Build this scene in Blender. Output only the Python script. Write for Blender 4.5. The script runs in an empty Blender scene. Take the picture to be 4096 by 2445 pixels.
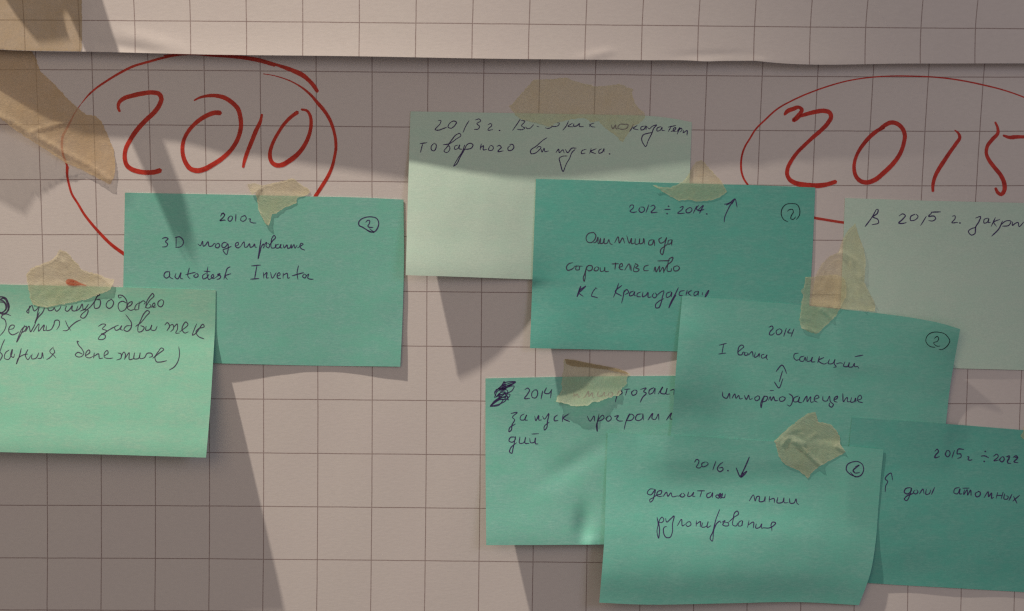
import bpy, math, random
import numpy as np
from mathutils import Vector, Matrix
from mathutils.geometry import delaunay_2d_cdt
rng = np.random.default_rng(7)
random.seed(7)
scene = bpy.context.scene
C = scene.collection

# ------------------------------------------------------------------ camera
PW, PH = 4096.0, 2445.0
PITCH, ROLL, YAW = 0.110403, 0.009589, 0.011094
CAM = np.array([-0.006711, -0.729804, 0.075451])
LENS, SENSOR = 35.0, 22.3
FPX = LENS / SENSOR * PW
cy, sy, cp, sp = math.cos(YAW), math.sin(YAW), math.cos(PITCH), math.sin(PITCH)
F_ = np.array([sy * cp, cy * cp, -sp]); R_ = np.array([cy, -sy, 0.0]); U_ = np.cross(R_, F_)
RX = R_ * math.cos(ROLL) + U_ * math.sin(ROLL); UX = -R_ * math.sin(ROLL) + U_ * math.cos(ROLL)
cd = bpy.data.cameras.new('camera'); cam = bpy.data.objects.new('camera', cd); C.objects.link(cam)
cd.lens = LENS; cd.sensor_width = SENSOR; cd.clip_start = 0.01; cd.clip_end = 50
cam.matrix_world = Matrix(((RX[0], UX[0], -F_[0], CAM[0]), (RX[1], UX[1], -F_[1], CAM[1]),
                           (RX[2], UX[2], -F_[2], CAM[2]), (0, 0, 0, 1)))
cd.dof.use_dof = True; cd.dof.focus_distance = 0.735; cd.dof.aperture_fstop = 4.5
scene.camera = cam

# ------------------------------------------------------------------ light
w = bpy.data.worlds.new('World'); scene.world = w; w.use_nodes = True
w.node_tree.nodes['Background'].inputs[0].default_value = (1, .93, .85, 1)
w.node_tree.nodes['Background'].inputs[1].default_value = 0.165
scene.view_settings.view_transform = 'Standard'; scene.view_settings.look = 'None'
scene.view_settings.exposure = 0.0; scene.view_settings.gamma = 1

def aim(o, p, q):
    o.location = p
    o.rotation_euler = (Vector(q) - Vector(p)).to_track_quat('-Z', 'Y').to_euler()

def spot(name, p, q, power, col, radius, cone, blend):
    l = bpy.data.lights.new(name, 'SPOT'); o = bpy.data.objects.new(name, l); C.objects.link(o)
    l.energy = power; l.color = col; l.shadow_soft_size = radius; l.spot_size = math.radians(cone); l.spot_blend = blend
    aim(o, p, q); return o

KEY_DIR = np.array([-0.444, -0.154, 0.883])       # towards the ceiling spot, grazing the wall
KEY_DIST = 2.6
spot('ceiling_spot', tuple(KEY_DIR * KEY_DIST + np.array([-.02, 0, 0])), (-0.092, 0.0, -0.072), 455, (1, .915, .73), 0.021, 15, 1.0)
def panel(name, p, q, power, col, sx, sy):
    l = bpy.data.lights.new(name, 'AREA'); o = bpy.data.objects.new(name, l); C.objects.link(o)
    l.shape = 'RECTANGLE'; l.size = sx; l.size_y = sy; l.energy = power; l.color = col
    aim(o, p, q); return o

panel('ceiling_panel', (0.80, -1.05, 0.42), (-0.05, 0, 0.03), 1.4, (.84, .95, 1.2), 0.40, 0.40)
panel('left_fill_panel', (-0.62, -1.10, 0.52), (-0.05, 0, 0.0), 2.3, (1, .80, .50), 0.8, 0.8)  # added warm fill from the left, not a known fixture

scene.render.engine = 'CYCLES'
scene.cycles.use_denoising = False
scene.cycles.max_bounces = 6
scene.cycles.transparent_max_bounces = 16
scene.cycles.filter_width = 1.3

# ------------------------------------------------------------------ pixel <-> wall
HS = 0.55        # the heights below are in units of 0.55 mm
def at(px, py, h):
    """point h height units in front of the wall (plane y = 0) seen at a photo pixel"""
    px = np.asarray(px, float); py = np.asarray(py, float); h = np.asarray(h, float)
    d = F_[None] * FPX + (px - PW / 2).reshape(-1, 1) * RX[None] + (PH / 2 - py).reshape(-1, 1) * UX[None]
    t = (-h.reshape(-1) * .001 * HS - CAM[1]) / d[:, 1]
    return CAM[None] + d * t[:, None]

def proj(P):
    d = P - CAM
    z = d @ F_
    return PW / 2 + FPX * (d @ RX) / z, PH / 2 - FPX * (d @ UX) / z

# ------------------------------------------------------------------ materials
class NT:
    def __init__(s, name):
        s.m = bpy.data.materials.new(name); s.m.use_nodes = True
        s.t = s.m.node_tree; s.t.nodes.clear()
    def n(s, typ, **kw):
        nd = s.t.nodes.new(typ)
        for k, v in kw.items(): setattr(nd, k, v)
        return nd
    def l(s, a, b): s.t.links.new(a, b)
    def math(s, op, a, b=None, c=None, clamp=False):
        nd = s.n('ShaderNodeMath', operation=op, use_clamp=clamp)
        for i, v in enumerate((a, b, c)):
            if v is None: continue
            if isinstance(v, (int, float)): nd.inputs[i].default_value = v
            else: s.l(v, nd.inputs[i])
        return nd.outputs[0]
    def noise(s, scale, stretch=(1, 1, 1), detail=3, rough=.55, vec=None):
        mp = s.n('ShaderNodeMapping'); mp.inputs['Scale'].default_value = stretch
        if vec is None:
            tc = s.n('ShaderNodeTexCoord'); vec = tc.outputs['Object']
        s.l(vec, mp.inputs[0])
        nz = s.n('ShaderNodeTexNoise'); nz.inputs['Scale'].default_value = scale
        nz.inputs['Detail'].default_value = detail; nz.inputs['Roughness'].default_value = rough
        s.l(mp.outputs[0], nz.inputs['Vector']); return nz.outputs['Fac']
    def mixc(s, f, a, b, mode='MIX'):
        nd = s.n('ShaderNodeMix', data_type='RGBA', blend_type=mode)
        for i, v in ((0, f), (6, a), (7, b)):
            if isinstance(v, (int, float)): nd.inputs[i].default_value = v
            elif isinstance(v, tuple): nd.inputs[i].default_value = (*v, 1)
            else: s.l(v, nd.inputs[i])
        return nd.outputs[2]
    def mapr(s, v, a, b, c, d):
        nd = s.n('ShaderNodeMapRange')
        s.l(v, nd.inputs[0])
        for i, x in enumerate((a, b, c, d)): nd.inputs[i + 1].default_value = x
        return nd.outputs[0]

def out(t, sh):
    o = t.n('ShaderNodeOutputMaterial'); t.l(sh, o.inputs[0]); return t.m

def paper_bsdf(t, col, bump_h, strength=.35, dist=.0002, rough=.85, translucent=.0):
    b = t.n('ShaderNodeBsdfPrincipled'); b.inputs['Roughness'].default_value = rough
    b.inputs['Specular IOR Level'].default_value = .2
    t.l(col, b.inputs['Base Color'])
    bp = t.n('ShaderNodeBump'); bp.inputs['Strength'].default_value = strength; bp.inputs['Distance'].default_value = dist * .55
    t.l(bump_h, bp.inputs['Height']); t.l(bp.outputs[0], b.inputs['Normal'])
    if not translucent: return b.outputs[0]
    tr = t.n('ShaderNodeBsdfTranslucent'); t.l(col, tr.inputs[0])
    mx = t.n('ShaderNodeMixShader'); mx.inputs[0].default_value = translucent
    t.l(b.outputs[0], mx.inputs[1]); t.l(tr.outputs[0], mx.inputs[2]); return mx.outputs[0]

def note_material(name, ca, cb, cc):
    t = NT(name)
    fib = t.noise(900, (.42, 1, 1.7), 5, .68)
    blot = t.noise(110, (.7, 1, 1.5), 6, .7)
    speck = t.noise(2600, (.6, 1, 1), 2, .5)
    c = t.mixc(t.mapr(fib, .36, .64, 0, 1), tuple(x * .99 for x in ca), tuple(min(1, x * 1.0) for x in cb))
    c = t.mixc(t.mapr(blot, .38, .62, 0, .75), c, cc)
    c = t.mixc(t.mapr(speck, .35, .65, 0, .25), c, tuple(x * .72 for x in ca))
    return out(t, paper_bsdf(t, c, t.math('ADD', fib, t.math('MULTIPLY', speck, .4)), .30, .00012, .82, .06))

def grid_material(name, base, line):
    t = NT(name)
    uv = t.n('ShaderNodeUVMap', uv_map='grid'); sx = t.n('ShaderNodeSeparateXYZ'); t.l(uv.outputs[0], sx.inputs[0])
    wob = t.noise(60, (1, 1, 1), 2)
    grain = t.noise(3500, (1, 1, 1), 2)
    masks = []
    for i in (0, 1):
        v = t.math('ADD', sx.outputs[i], t.math('MULTIPLY', t.math('SUBTRACT', wob, .5), .012))
        f = t.math('FRACT', t.math('ADD', v, .5))
        d = t.math('ABSOLUTE', t.math('SUBTRACT', f, .5))
        d = t.math('ADD', d, t.math('MULTIPLY', t.math('SUBTRACT', grain, .5), .003))
        masks.append(t.mapr(d, .0052, .0115, 1, 0))
    m = t.math('MAXIMUM', masks[0], masks[1])
    m = t.math('MULTIPLY', m, t.mapr(t.noise(1400, (1, 1, 1), 2), .3, .6, .70, .95))
    fib = t.noise(700, (.5, 1, 1.4), 4, .6); blot = t.noise(28, (1, 1, 1), 4, .6)
    c = t.mixc(t.mapr(fib, .3, .7, 0, 1), tuple(x * .965 for x in base), tuple(min(1, x * 1.03) for x in base))
    c = t.mixc(t.mapr(blot, .35, .7, 0, .35), c, (base[0] * .97, base[1] * .94, base[2] * .97))
    c = t.mixc(m, c, line)
    return out(t, paper_bsdf(t, c, t.math('ADD', fib, blot), .25, .00015, .8, .04))

def tape_material(name, col, alpha, streak=(1, 1, 1), rot=0.0, amp=1.0):
    t = NT(name)
    tc = t.n('ShaderNodeTexCoord'); mp = t.n('ShaderNodeMapping'); mp.inputs['Rotation'].default_value = (0, rot, 0)
    t.l(tc.outputs['Object'], mp.inputs[0])
    crepe = t.noise(1500, streak, 4, .6, mp.outputs[0])
    blot = t.noise(130, (1, 1, 1), 4, .6)
    c = t.mixc(t.mapr(crepe, .3, .7, 0, 1), tuple(x * .80 for x in col), tuple(min(1, x * 1.12) for x in col))
    c = t.mixc(t.mapr(blot, .3, .7, 0, .5), c, (col[0] * .93, col[1] * .86, col[2] * .70))
    body = paper_bsdf(t, c, t.math('ADD', crepe, t.math('MULTIPLY', blot, .5)), .50 * amp, .00025, .6, .38)
    tr = t.n('ShaderNodeBsdfTransparent'); tr.inputs[0].default_value = (1, .98, .94, 1)
    mx = t.n('ShaderNodeMixShader')
    at_ = t.n('ShaderNodeAttribute', attribute_name='fray'); fr = t.math('MULTIPLY', at_.outputs['Fac'], t.mapr(crepe, .35, .6, .4, 1))
    al = t.mapr(t.math('ADD', t.math('MULTIPLY', crepe, .5), t.math('MULTIPLY', blot, .5)), .3, .7, alpha - .08, alpha + .10)
    t.l(t.math('ADD', al, t.math('MULTIPLY', fr, .30), clamp=True), mx.inputs[0])
    t.l(tr.outputs[0], mx.inputs[1]); t.l(body, mx.inputs[2])
    return out(t, mx.outputs[0])

def ink_material(name, col, rough, alpha_lo, alpha_hi, nscale, spec=.3, col2=None):
    t = NT(name)
    b = t.n('ShaderNodeBsdfPrincipled'); b.inputs['Base Color'].default_value = (*col, 1)
    b.inputs['Roughness'].default_value = rough; b.inputs['Specular IOR Level'].default_value = spec
    if col2: t.l(t.mixc(t.mapr(t.noise(180, (1, 1, 1), 4, .7), .4, .65, 0, .8), col, col2), b.inputs['Base Color'])
    tr = t.n('ShaderNodeBsdfTransparent'); tr.inputs[0].default_value = (min(1, col[0] + .35), min(1, col[1] + .25), min(1, col[2] + .3), 1)
    mx = t.n('ShaderNodeMixShader')
    t.l(t.mapr(t.noise(nscale, (1, 1, 1), 3), .35, .6, alpha_lo, alpha_hi), mx.inputs[0])
    t.l(tr.outputs[0], mx.inputs[1]); t.l(b.outputs[0], mx.inputs[2]); return out(t, mx.outputs[0])

M_SHEET = grid_material('gridded_flipchart_paper', (.74, .655, .655), (.30, .21, .21))
M_MINT = note_material('mint_note_paper', (.290, .590, .485), (.385, .645, .520), (.255, .650, .495))
M_TEAL = note_material('teal_note_paper', (.235, .565, .505), (.325, .640, .575), (.215, .620, .500))
M_TEALB = note_material('bluish_teal_note_paper', (.155, .480, .430), (.225, .555, .495), (.135, .530, .450))
M_TEALC = note_material('light_and_lit_teal_note_paper', (.205, .550, .485), (.285, .625, .555), (.185, .600, .500))
M_PALE = note_material('pale_green_note_paper', (.625, .765, .690), (.68, .815, .73), (.60, .785, .69))
M_TAPEL = tape_material('old_masking_tape', (.80, .62, .43), .58, (.5, 1, 1.6))
M_TAPE = tape_material('masking_tape', (.93, .87, .68), .41, (.5, 1, 1.6))
M_TAPEA = tape_material('thin_tan_masking_tape', (.66, .53, .37), .46, (1, 1, 1), 0, .4)
M_TAPE2 = tape_material('crinkled_masking_tape', (.86, .81, .65), .56, (.35, 1, 2.2), -.5, 2.6)
M_TAPE3 = tape_material('vertical_grain_masking_tape', (.84, .85, .69), .48, (1.8, 1, .6))
M_TAPE4 = tape_material('tan_masking_tape', (.56, .46, .32), .66, (1, 1, 1), 0, .5)
M_STRIP = tape_material('shade_strip_tape', (.60, .52, .38), .95)  # near opaque, only for the added shade casters above the frame
M_PEN = ink_material('violet_ballpoint_ink', (.066, .040, .150), .45, .72, 1.0, 2500)
M_PENF = ink_material('faint_ballpoint_ink', (.020, .030, .050), .5, .62, .9, 2500)
M_PENG = ink_material('grey_ballpoint_ink', (.078, .062, .125), .5, .72, .98, 2500)
M_RED = ink_material('red_marker_ink', (.66, .046, .028), .42, .72, .97, 420, .35, (.40, .018, .012))
M_REDF = ink_material('dry_red_marker_ink', (.60, .07, .05), .5, .30, .95, 900, .2)
M_REDT = ink_material('red_marker_smudge', (.60, .25, .15), .6, .05, .6, 1800, .2)
tw = NT('painted_wall'); nz = tw.noise(40); cw = tw.mixc(nz, (.55, .52, .49), (.62, .59, .55))
M_WALL = out(tw, paper_bsdf(tw, cw, nz, .2, .001))

# ------------------------------------------------------------------ objects
def link(name, me, mat, parent=None, loc=(0, 0, 0)):
    o = bpy.data.objects.new(name, me); C.objects.link(o)
    if mat: me.materials.append(mat)
    o.location = loc
    if parent is not None: o.parent = parent; o.location = (0, 0, 0)
    return o

def tag(o, label=None, cat=None, group=None, kind=None):
    for k, v in (('label', label), ('category', cat), ('group', group), ('kind', kind)):
        if v: o[k] = v
    return o

# top-most surface height over the wall, in a raster over the photo plane
X0, Y0, ST = -700.0, -700.0, 4.0
HW, HH = int((4900 - X0) / ST), int((3200 - Y0) / ST)
HM = np.zeros((HH, HW), np.float32)

def hm_put(px, py, h):
    i = ((py - Y0) / ST).astype(int); j = ((px - X0) / ST).astype(int)
    ok = (i >= 0) & (i < HH) & (j >= 0) & (j < HW)
    np.maximum.at(HM, (i[ok], j[ok]), h[ok].astype(np.float32))

def hm_get(A, px, py):
    x = np.clip((px - X0) / ST - .5, 0, HW - 2); y = np.clip((py - Y0) / ST - .5, 0, HH - 2)
    i = y.astype(int); j = x.astype(int); fx = x - j; fy = y - i
    return (A[i, j] * (1 - fx) * (1 - fy) + A[i, j + 1] * fx * (1 - fy) + A[i + 1, j] * (1 - fx) * fy + A[i + 1, j + 1] * fx * fy)

def envelope(r):
    """dilated then box-blurred copy of the height raster: never below it, without steps"""
    n = max(1, int(r / ST)); A = HM.copy()
    for ax in (0, 1):
        B = A.copy()
        for k in range(1, n + 1):
            B = np.maximum(B, np.maximum(np.roll(A, k, ax), np.roll(A, -k, ax)))
        A = B
    for ax in (0, 1):
        for _ in range(1):
            c = np.cumsum(np.concatenate([np.repeat(A.take([0], ax), n + 1, ax), A, np.repeat(A.take([-1], ax), n, ax)], ax, dtype=np.float64), ax)
            L = A.shape[ax]
            hi = c.take(np.arange(2 * n + 1, 2 * n + 1 + L), ax); lo = c.take(np.arange(0, L), ax)
            A = ((hi - lo) / (2 * n + 1)).astype(np.float32)
    return A

def smooth_noise(px, py, scale, seed):
    r = np.random.default_rng(seed); s = 0
    for k in range(5):
        a = r.uniform(0, 2 * math.pi); f = r.uniform(.6, 1.5) / scale
        s = s + np.sin((px * math.cos(a) + py * math.sin(a)) * f * 2 * math.pi + r.uniform(0, 6.28))
    return s / 5

def spline1(pts, n):
    """smooth curve through the points, even in arc length, tangents weighted by chord"""
    pts = np.asarray(pts, float)
    if len(pts) == 2: return pts[0] + (pts[1] - pts[0]) * np.linspace(0, 1, n)[:, None]
    dl = np.maximum(np.hypot(*np.diff(pts, axis=0).T), 1e-6); d = np.r_[0, np.cumsum(dl)]; L = d[-1]
    v = np.diff(pts, axis=0) / dl[:, None]
    T = np.empty_like(pts); T[0] = v[0]; T[-1] = v[-1]
    T[1:-1] = (v[:-1] * dl[1:, None] + v[1:] * dl[:-1, None]) / (dl[1:] + dl[:-1])[:, None]
    t = np.linspace(0, L, n); k = np.clip(np.searchsorted(d, t, 'right') - 1, 0, len(pts) - 2)
    f = ((t - d[k]) / dl[k])[:, None]; D = dl[k][:, None]
    return ((2 * f ** 3 - 3 * f ** 2 + 1) * pts[k] + (f ** 3 - 2 * f ** 2 + f) * D * T[k]
            + (3 * f ** 2 - 2 * f ** 3) * pts[k + 1] + (f ** 3 - f ** 2) * D * T[k + 1])

def interp_grid(G, s, t):
    """smooth (Catmull-Rom) interpolation of a small table of heights, rows run down"""
    G = np.asarray(G, float)
    def w(x, n):
        x = x * (n - 1); k = np.clip(x.astype(int), 0, n - 2); f = x - k
        return k, f
    def cr(get, k, f, n):
        g = lambda q: get(np.clip(q, 0, n - 1))
        a, b, c, d = g(k - 1), g(k), g(k + 1), g(k + 2)
        return .5 * (2 * b + (c - a) * f + (2 * a - 5 * b + 4 * c - d) * f ** 2 + (3 * b - a - 3 * c + d) * f ** 3)
    n, m = G.shape
    ki, fi = w(t, n); kj, fj = w(s, m)
    return cr(lambda i: cr(lambda j: G[i, j], kj, fj, m), ki, fi, n)

class Patch:
    """a sheet of paper given by a lattice of photo positions and heights"""
    def __init__(s, PX, PY, H): s.PX, s.PY, s.H = PX, PY, H; s.n, s.m = PX.shape
    def ev(s, A, u, v):
        x = np.clip(u, 0, 1) * (s.m - 1); y = np.clip(v, 0, 1) * (s.n - 1)
        j = np.minimum(x.astype(int), s.m - 2); i = np.minimum(y.astype(int), s.n - 2); fx = x - j; fy = y - i
        return A[i, j] * (1 - fx) * (1 - fy) + A[i, j + 1] * fx * (1 - fy) + A[i + 1, j] * (1 - fx) * fy + A[i + 1, j + 1] * fx * fy
    def height(s, px, py):
        u = np.full(len(px), .5); v = u.copy(); e = 1e-3
        for _ in range(9):
            x, y = s.ev(s.PX, u, v), s.ev(s.PY, u, v)
            xu = (s.ev(s.PX, u + e, v) - s.ev(s.PX, u - e, v)) / (2 * e); xv = (s.ev(s.PX, u, v + e) - s.ev(s.PX, u, v - e)) / (2 * e)
            yu = (s.ev(s.PY, u + e, v) - s.ev(s.PY, u - e, v)) / (2 * e); yv = (s.ev(s.PY, u, v + e) - s.ev(s.PY, u, v - e)) / (2 * e)
            D = xu * yv - xv * yu; D = np.where(abs(D) < 1e-6, 1e6, D); rx, ry = px - x, py - y
            u = np.clip(u + (rx * yv - ry * xv) / D, .002, .998); v = np.clip(v + (ry * xu - rx * yu) / D, .002, .998)
        return s.ev(s.H, u, v)
    def build(s, name, mat, uv=None, thick=.00028):
        n, m = s.n, s.m
        P = at(s.PX.ravel(), s.PY.ravel(), s.H.ravel()); c = P.mean(0)
        P2 = at(s.PX.ravel(), s.PY.ravel(), s.H.ravel() - thick * 1000)
        idx = np.arange(n * m).reshape(n, m); N = n * m
        f = np.stack([idx[:-1, :-1], idx[1:, :-1], idx[1:, 1:], idx[:-1, 1:]], -1).reshape(-1, 4)
        ring = np.r_[idx[:, 0], idx[-1, 1:], idx[::-1, -1][1:], idx[0, ::-1][1:-1]]; nx = np.roll(ring, -1)
        r0 = np.arange(len(ring)) + 2 * N; r1 = r0 + len(ring)
        rim = np.stack([r0, r1, np.roll(r1, -1), np.roll(r0, -1)], -1)
        allf = np.vstack([f, f[:, ::-1] + N, rim]); src = np.r_[np.arange(N), np.arange(N), ring, ring]
        me = bpy.data.meshes.new(name); me.from_pydata((np.vstack([P, P2, P[ring], P2[ring]]) - c).tolist(), [], allf.tolist())
        me.polygons.foreach_set('use_smooth', [True] * (2 * len(f)) + [False] * len(rim))
        if uv is not None:
            l = me.uv_layers.new(name='grid'); q = np.stack([uv[0].ravel(), uv[1].ravel()], 1); q = q[src][allf.ravel()]
            l.data.foreach_set('uv', q.ravel())
        o = link(name, me, mat, loc=tuple(c)); s.obj = o; s.c = c
        # leave the height of this sheet in the raster
        k = 4
        u = np.linspace(0, 1, (m - 1) * k + 1); v = np.linspace(0, 1, (n - 1) * k + 1); U, V = np.meshgrid(u, v); U, V = U.ravel(), V.ravel()
        hm_put(s.ev(s.PX, U, V), s.ev(s.PY, U, V), s.ev(s.H, U, V)); return o

def coons(top, right, bottom, left, m, n):
    T, Rr, B, L = spline1(top, m), spline1(right, n), spline1(bottom, m), spline1(left, n)
    s = np.linspace(0, 1, m)[None, :, None]; t = np.linspace(0, 1, n)[:, None, None]
    P = (1 - t) * T[None] + t * B[None] + (1 - s) * L[:, None] + s * Rr[:, None]
    P = P - ((1 - s) * (1 - t) * T[0] + s * (1 - t) * T[-1] + (1 - s) * t * B[0] + s * t * B[-1])
    return P[..., 0], P[..., 1]

# ink strokes: tile origins and scales of the photo crops the writing was traced in
KT = 1100 / 2485
TILES = dict(A=(0, 0, KT), B=(1000, 0, KT), C=(2000, 0, KT), D=(2996, 0, KT), E=(0, 600, KT), F=(1000, 600, KT), G=(2000, 600, KT),
             H=(2996, 600, KT), I=(0, 1150, KT), J=(1800, 1350, KT), K=(2600, 1150, KT), L=(2996, 1650, KT), M=(2400, 1720, KT),
             N=(3500, 1200, .23994), O=(0, 1788, KT), P=(1800, 1900, .36246), Q=(3200, 1910, .36056), R=(3100, 850, .33698),
             S=(0, 0, 900 / 1113), T=(2050, 280, 600 / 2486), V=(2100, 1380, 500 / 2319), Z=(0, 0, 1.0))

def strokes(tile, text):
    ox, oy, k = TILES[tile]; res = []
    for st in text.split('|'):
        p = [tuple(float(q) for q in a.split(',')) for a in st.split()]
        if p: res.append(np.array(p) * k + (ox, oy))
    return res

def ink(patch, name, lines, mat, width, label=None, eps=.05, taper=.55, widths=None):
    """one drawn mark: ribbons of ink lying on the paper, as one child of the sheet"""
    V, Fc = [], []
    for tile, text in lines:
        for pts in strokes(tile, text):
            dot = len(pts) == 1
            if dot: pts = np.vstack([pts - (2.2, 0), pts + (2.2, .4)])
            L = np.hypot(*np.diff(pts, axis=0).T).sum(); n = int(max(4, L / (2.6 if width < 8 else 5)))
            c = spline1(pts, n)
            d = np.gradient(c, axis=0); d /= np.maximum(np.hypot(*d.T), 1e-6)[:, None]; nr = np.stack([-d[:, 1], d[:, 0]], 1)
            t = np.linspace(0, 1, n); s = t * L
            if dot: wd = np.full(n, width * 1.25)
            elif widths is None:
                e = np.minimum(1, taper + (1 - taper) * np.minimum(s, L - s) / (width * 2.5))
                wd = width * e * (1 + .13 * np.sin(s / (width * 5) + rng.uniform(0, 6)) + .05 * rng.standard_normal(n))
            else:
                wd = 1.1 * np.interp(t, np.linspace(0, 1, len(widths)), widths) * (1 + .03 * np.sin(s / 37 + rng.uniform(0, 6)) + .02 * rng.standard_normal(n))
            a, b = c + nr * wd[:, None] / 2, c - nr * wd[:, None] / 2
            capf = (c[0] - d[0] * wd[0] * .35, c[-1] + d[-1] * wd[-1] * .35)
            base = len(V)
            allp = np.vstack([a, b, capf[0][None], capf[1][None]])
            h = patch.height(allp[:, 0], allp[:, 1]) + eps
            V += (at(allp[:, 0], allp[:, 1], h) - patch.c).tolist()
            for i in range(n - 1): Fc.append((base + i, base + i + 1, base + n + i + 1, base + n + i))
            Fc.append((base, base + n, base + 2 * n)); Fc.append((base + n - 1, base + 2 * n + 1, base + 2 * n - 1))
    me = bpy.data.meshes.new(name); me.from_pydata(V, [], Fc)
    o = link(name, me, mat, parent=patch.obj)
    if label: o['label'] = label
    return o

# ------------------------------------------------------------------ wall and the two gridded sheets
me = bpy.data.meshes.new('wall')
me.from_pydata([(-2, .004, -1.5), (2, .004, -1.5), (2, .004, 1.5), (-2, .004, 1.5), (-2, .12, -1.5), (2, .12, -1.5), (2, .12, 1.5), (-2, .12, 1.5)], [],
               [(0, 1, 2, 3), (5, 4, 7, 6), (4, 0, 3, 7), (1, 5, 6, 2), (3, 2, 6, 7), (4, 5, 1, 0)])
tag(link('wall', me, M_WALL), kind='structure')

def fit_sheet(nodes, reg):
    N = np.array(nodes, float); P = at(N[:, 2], N[:, 3], 0 * N[:, 0])[:, [0, 2]]
    u0, v0 = N[:, 0].mean(), N[:, 1].mean(); su, sv = 9., 5.
    mn, mx = N[:, :2].min(0) - .5, N[:, :2].max(0) + .5
    def feats(u, v):
        uc, vc = np.clip(u, mn[0], mx[0]), np.clip(v, mn[1], mx[1])
        a, b, c, d = (u - u0) / su, (v - v0) / sv, (uc - u0) / su, (vc - v0) / sv
        return np.stack([1 + 0 * a, a, b, c * c, c * d, d * d, c ** 3, c * c * d, c * d * d, d ** 3], -1)
    A = feats(N[:, 0], N[:, 1]); Rg = np.diag([0, 0, 0] + [reg] * 7)
    co = np.linalg.lstsq(np.vstack([A, Rg]), np.vstack([P, np.zeros((10, 2))]), rcond=None)[0]
    return lambda u, v: feats(u, v) @ co

def lin(x, xs, ys): return float(np.interp(x, xs, ys))
nd = []
a0, b0 = [164, 1100, 2100, 3100, 4096], [278, 285.5, 296, 305.5, 311]
a1, b1 = [420, 1100, 1637, 2996, 4096], [499, 503, 507, 518, 529]
a2, b2 = [0, 825, 1100, 1628, 3085, 4096], [717, 721, 724, 727, 740, 750.5]
for u, x in enumerate([141, 365.6, 588.7, 812, 1037, 1261, 1485.6, 1709.6, 1935, 2158.5, 2384, 2609, 2832, 3055, 3275, 3496, 3718, 3934]): nd.append((u, 0, x, lin(x, a0, b0)))
for u, x in zip((0, 1, 2, 3, 4, 5, 6, 13, 14, 15, 16, 17), (158.5, 380, 601, 824, 1045.6, 1266.5, 1488, 3036, 3255, 3475, 3694.5, 3913)): nd.append((u, 1, x, lin(x, a1, b1)))
for u, x in zip((0, 1, 2, 3, 4, 5, 6, 13, 14, 15, 16, 17), (165, 385, 606, 826.5, 1047, 1268, 1488, 3029, 3249, 3467, 3685, 3904)): nd.append((u, 2, x, lin(x, a2, b2)))
nd += [(0, 3, 167, 939.5), (1, 3, 386, 941), (7, 4, 1706.5, 1168.5), (8, 4, 1926, 1169), (8, 5, 1925, 1388.5), (9, 5, 2143, 1391), (4, 6, 1049, 1598),
       (8, 6, 1922.6, 1606.7), (3, 7, 836, 1809), (4, 7, 1053, 1812), (8, 7, 1919.5, 1823), (0, 8, 184, 2022.6), (1, 8, 404, 2020), (2, 8, 623, 2019.5),
       (3, 8, 838, 2022), (4, 8, 1054, 2025.7), (8, 8, 1918.5, 2036), (0, 9, 188, 2238.6), (1, 9, 406, 2235), (2, 9, 625, 2232), (3, 9, 842, 2232.4),
       (4, 9, 1056, 2236), (8, 9, 1916.7, 2245), (9, 9, 2132.7, 2248.7), (10, 9, 2348, 2250.5), (14, 9.45, 3202, 2353), (15, 9.45, 3418, 2353),
       (16, 9.45, 3633, 2353), (17, 9.46, 3845, 2354), (18, 9.46, 4054.5, 2355), (17, 5.38, 3878, 1476), (18, 5.38, 4094, 1480)]
low = fit_sheet(nd, .002)
U, Vv = np.meshgrid(np.linspace(-3.3, 21.3, 165), np.linspace(-4.0, 13.2, 121))
G = low(U, Vv); X, Zz = G[..., 0], G[..., 1]
bx, by = proj(np.stack([X.ravel(), 0 * X.ravel(), Zz.ravel()], 1)); bx, by = bx.reshape(X.shape), by.reshape(X.shape)
hl = .9 + .45 * smooth_noise(bx, by, 1500, 3) + .22 * smooth_noise(bx, by, 520, 4)
hl = hl + .8 * np.exp(-((by - 2100) / 260) ** 2 - ((bx - 520) / 420) ** 2)
lower = Patch(bx, by, hl)
o = lower.build('paper_sheet', M_SHEET, (U, Vv))
tag(o, 'large pinkish white gridded paper sheet carrying the red 2010 and 2015, under the notes', 'paper sheet', 'gridded flipchart sheets on the wall')

# red marker on the lower sheet
ink(lower, 'marker_digit', [('A', '1082,1008 1068,975 1075,930 1120,890 1200,865 1290,845 1390,838 1440,852 1458,890 1440,950 1390,1020 1320,1085 1250,1160 1180,1260 1135,1350 1127,1430 1150,1500 1190,1530 1260,1552 1340,1560 1400,1555 1450,1540')], M_RED, 16, eps=.10, widths=[9, 16, 17, 16, 17, 18, 17, 17, 16, 16, 17, 17, 18])
ink(lower, 'marker_digit', [('A', '1755,908 1800,885 1870,868 1940,865 2030,885 2100,930 2150,985 2172,1060 2178,1130 2155,1240 2100,1340 2010,1430 1920,1490 1850,1528 1780,1543 1720,1525 1680,1475 1655,1410 1648,1345 1660,1270 1700,1190 1750,1130 1810,1080 1880,1040 1940,1020 1992,1022')], M_RED, 16, eps=.10, widths=[6, 12, 16, 17, 16, 15, 16, 18, 19, 17, 15, 14, 14, 16, 18])
ink(lower, 'marker_digit', [('A', '2367,1035 2355,1090 2310,1190 2270,1290 2230,1390 2205,1470 2197,1512')], M_RED, 14, eps=.10, widths=[8, 13, 16, 16, 15, 14, 9])
ink(lower, 'marker_digit', [('B', '430,1015 380,1050 310,1120 250,1210 200,1310 180,1390 185,1440 200,1470 240,1494 290,1490 350,1457 430,1395 500,1300 540,1200 552,1120 545,1050 515,1002 465,990')], M_RED, 14, eps=.10, widths=[14, 13, 12, 12, 13, 15, 18, 19, 16, 14, 13, 12, 8])
ring_lbl = 'dry streaked red ring drawn round the 2010'
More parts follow.
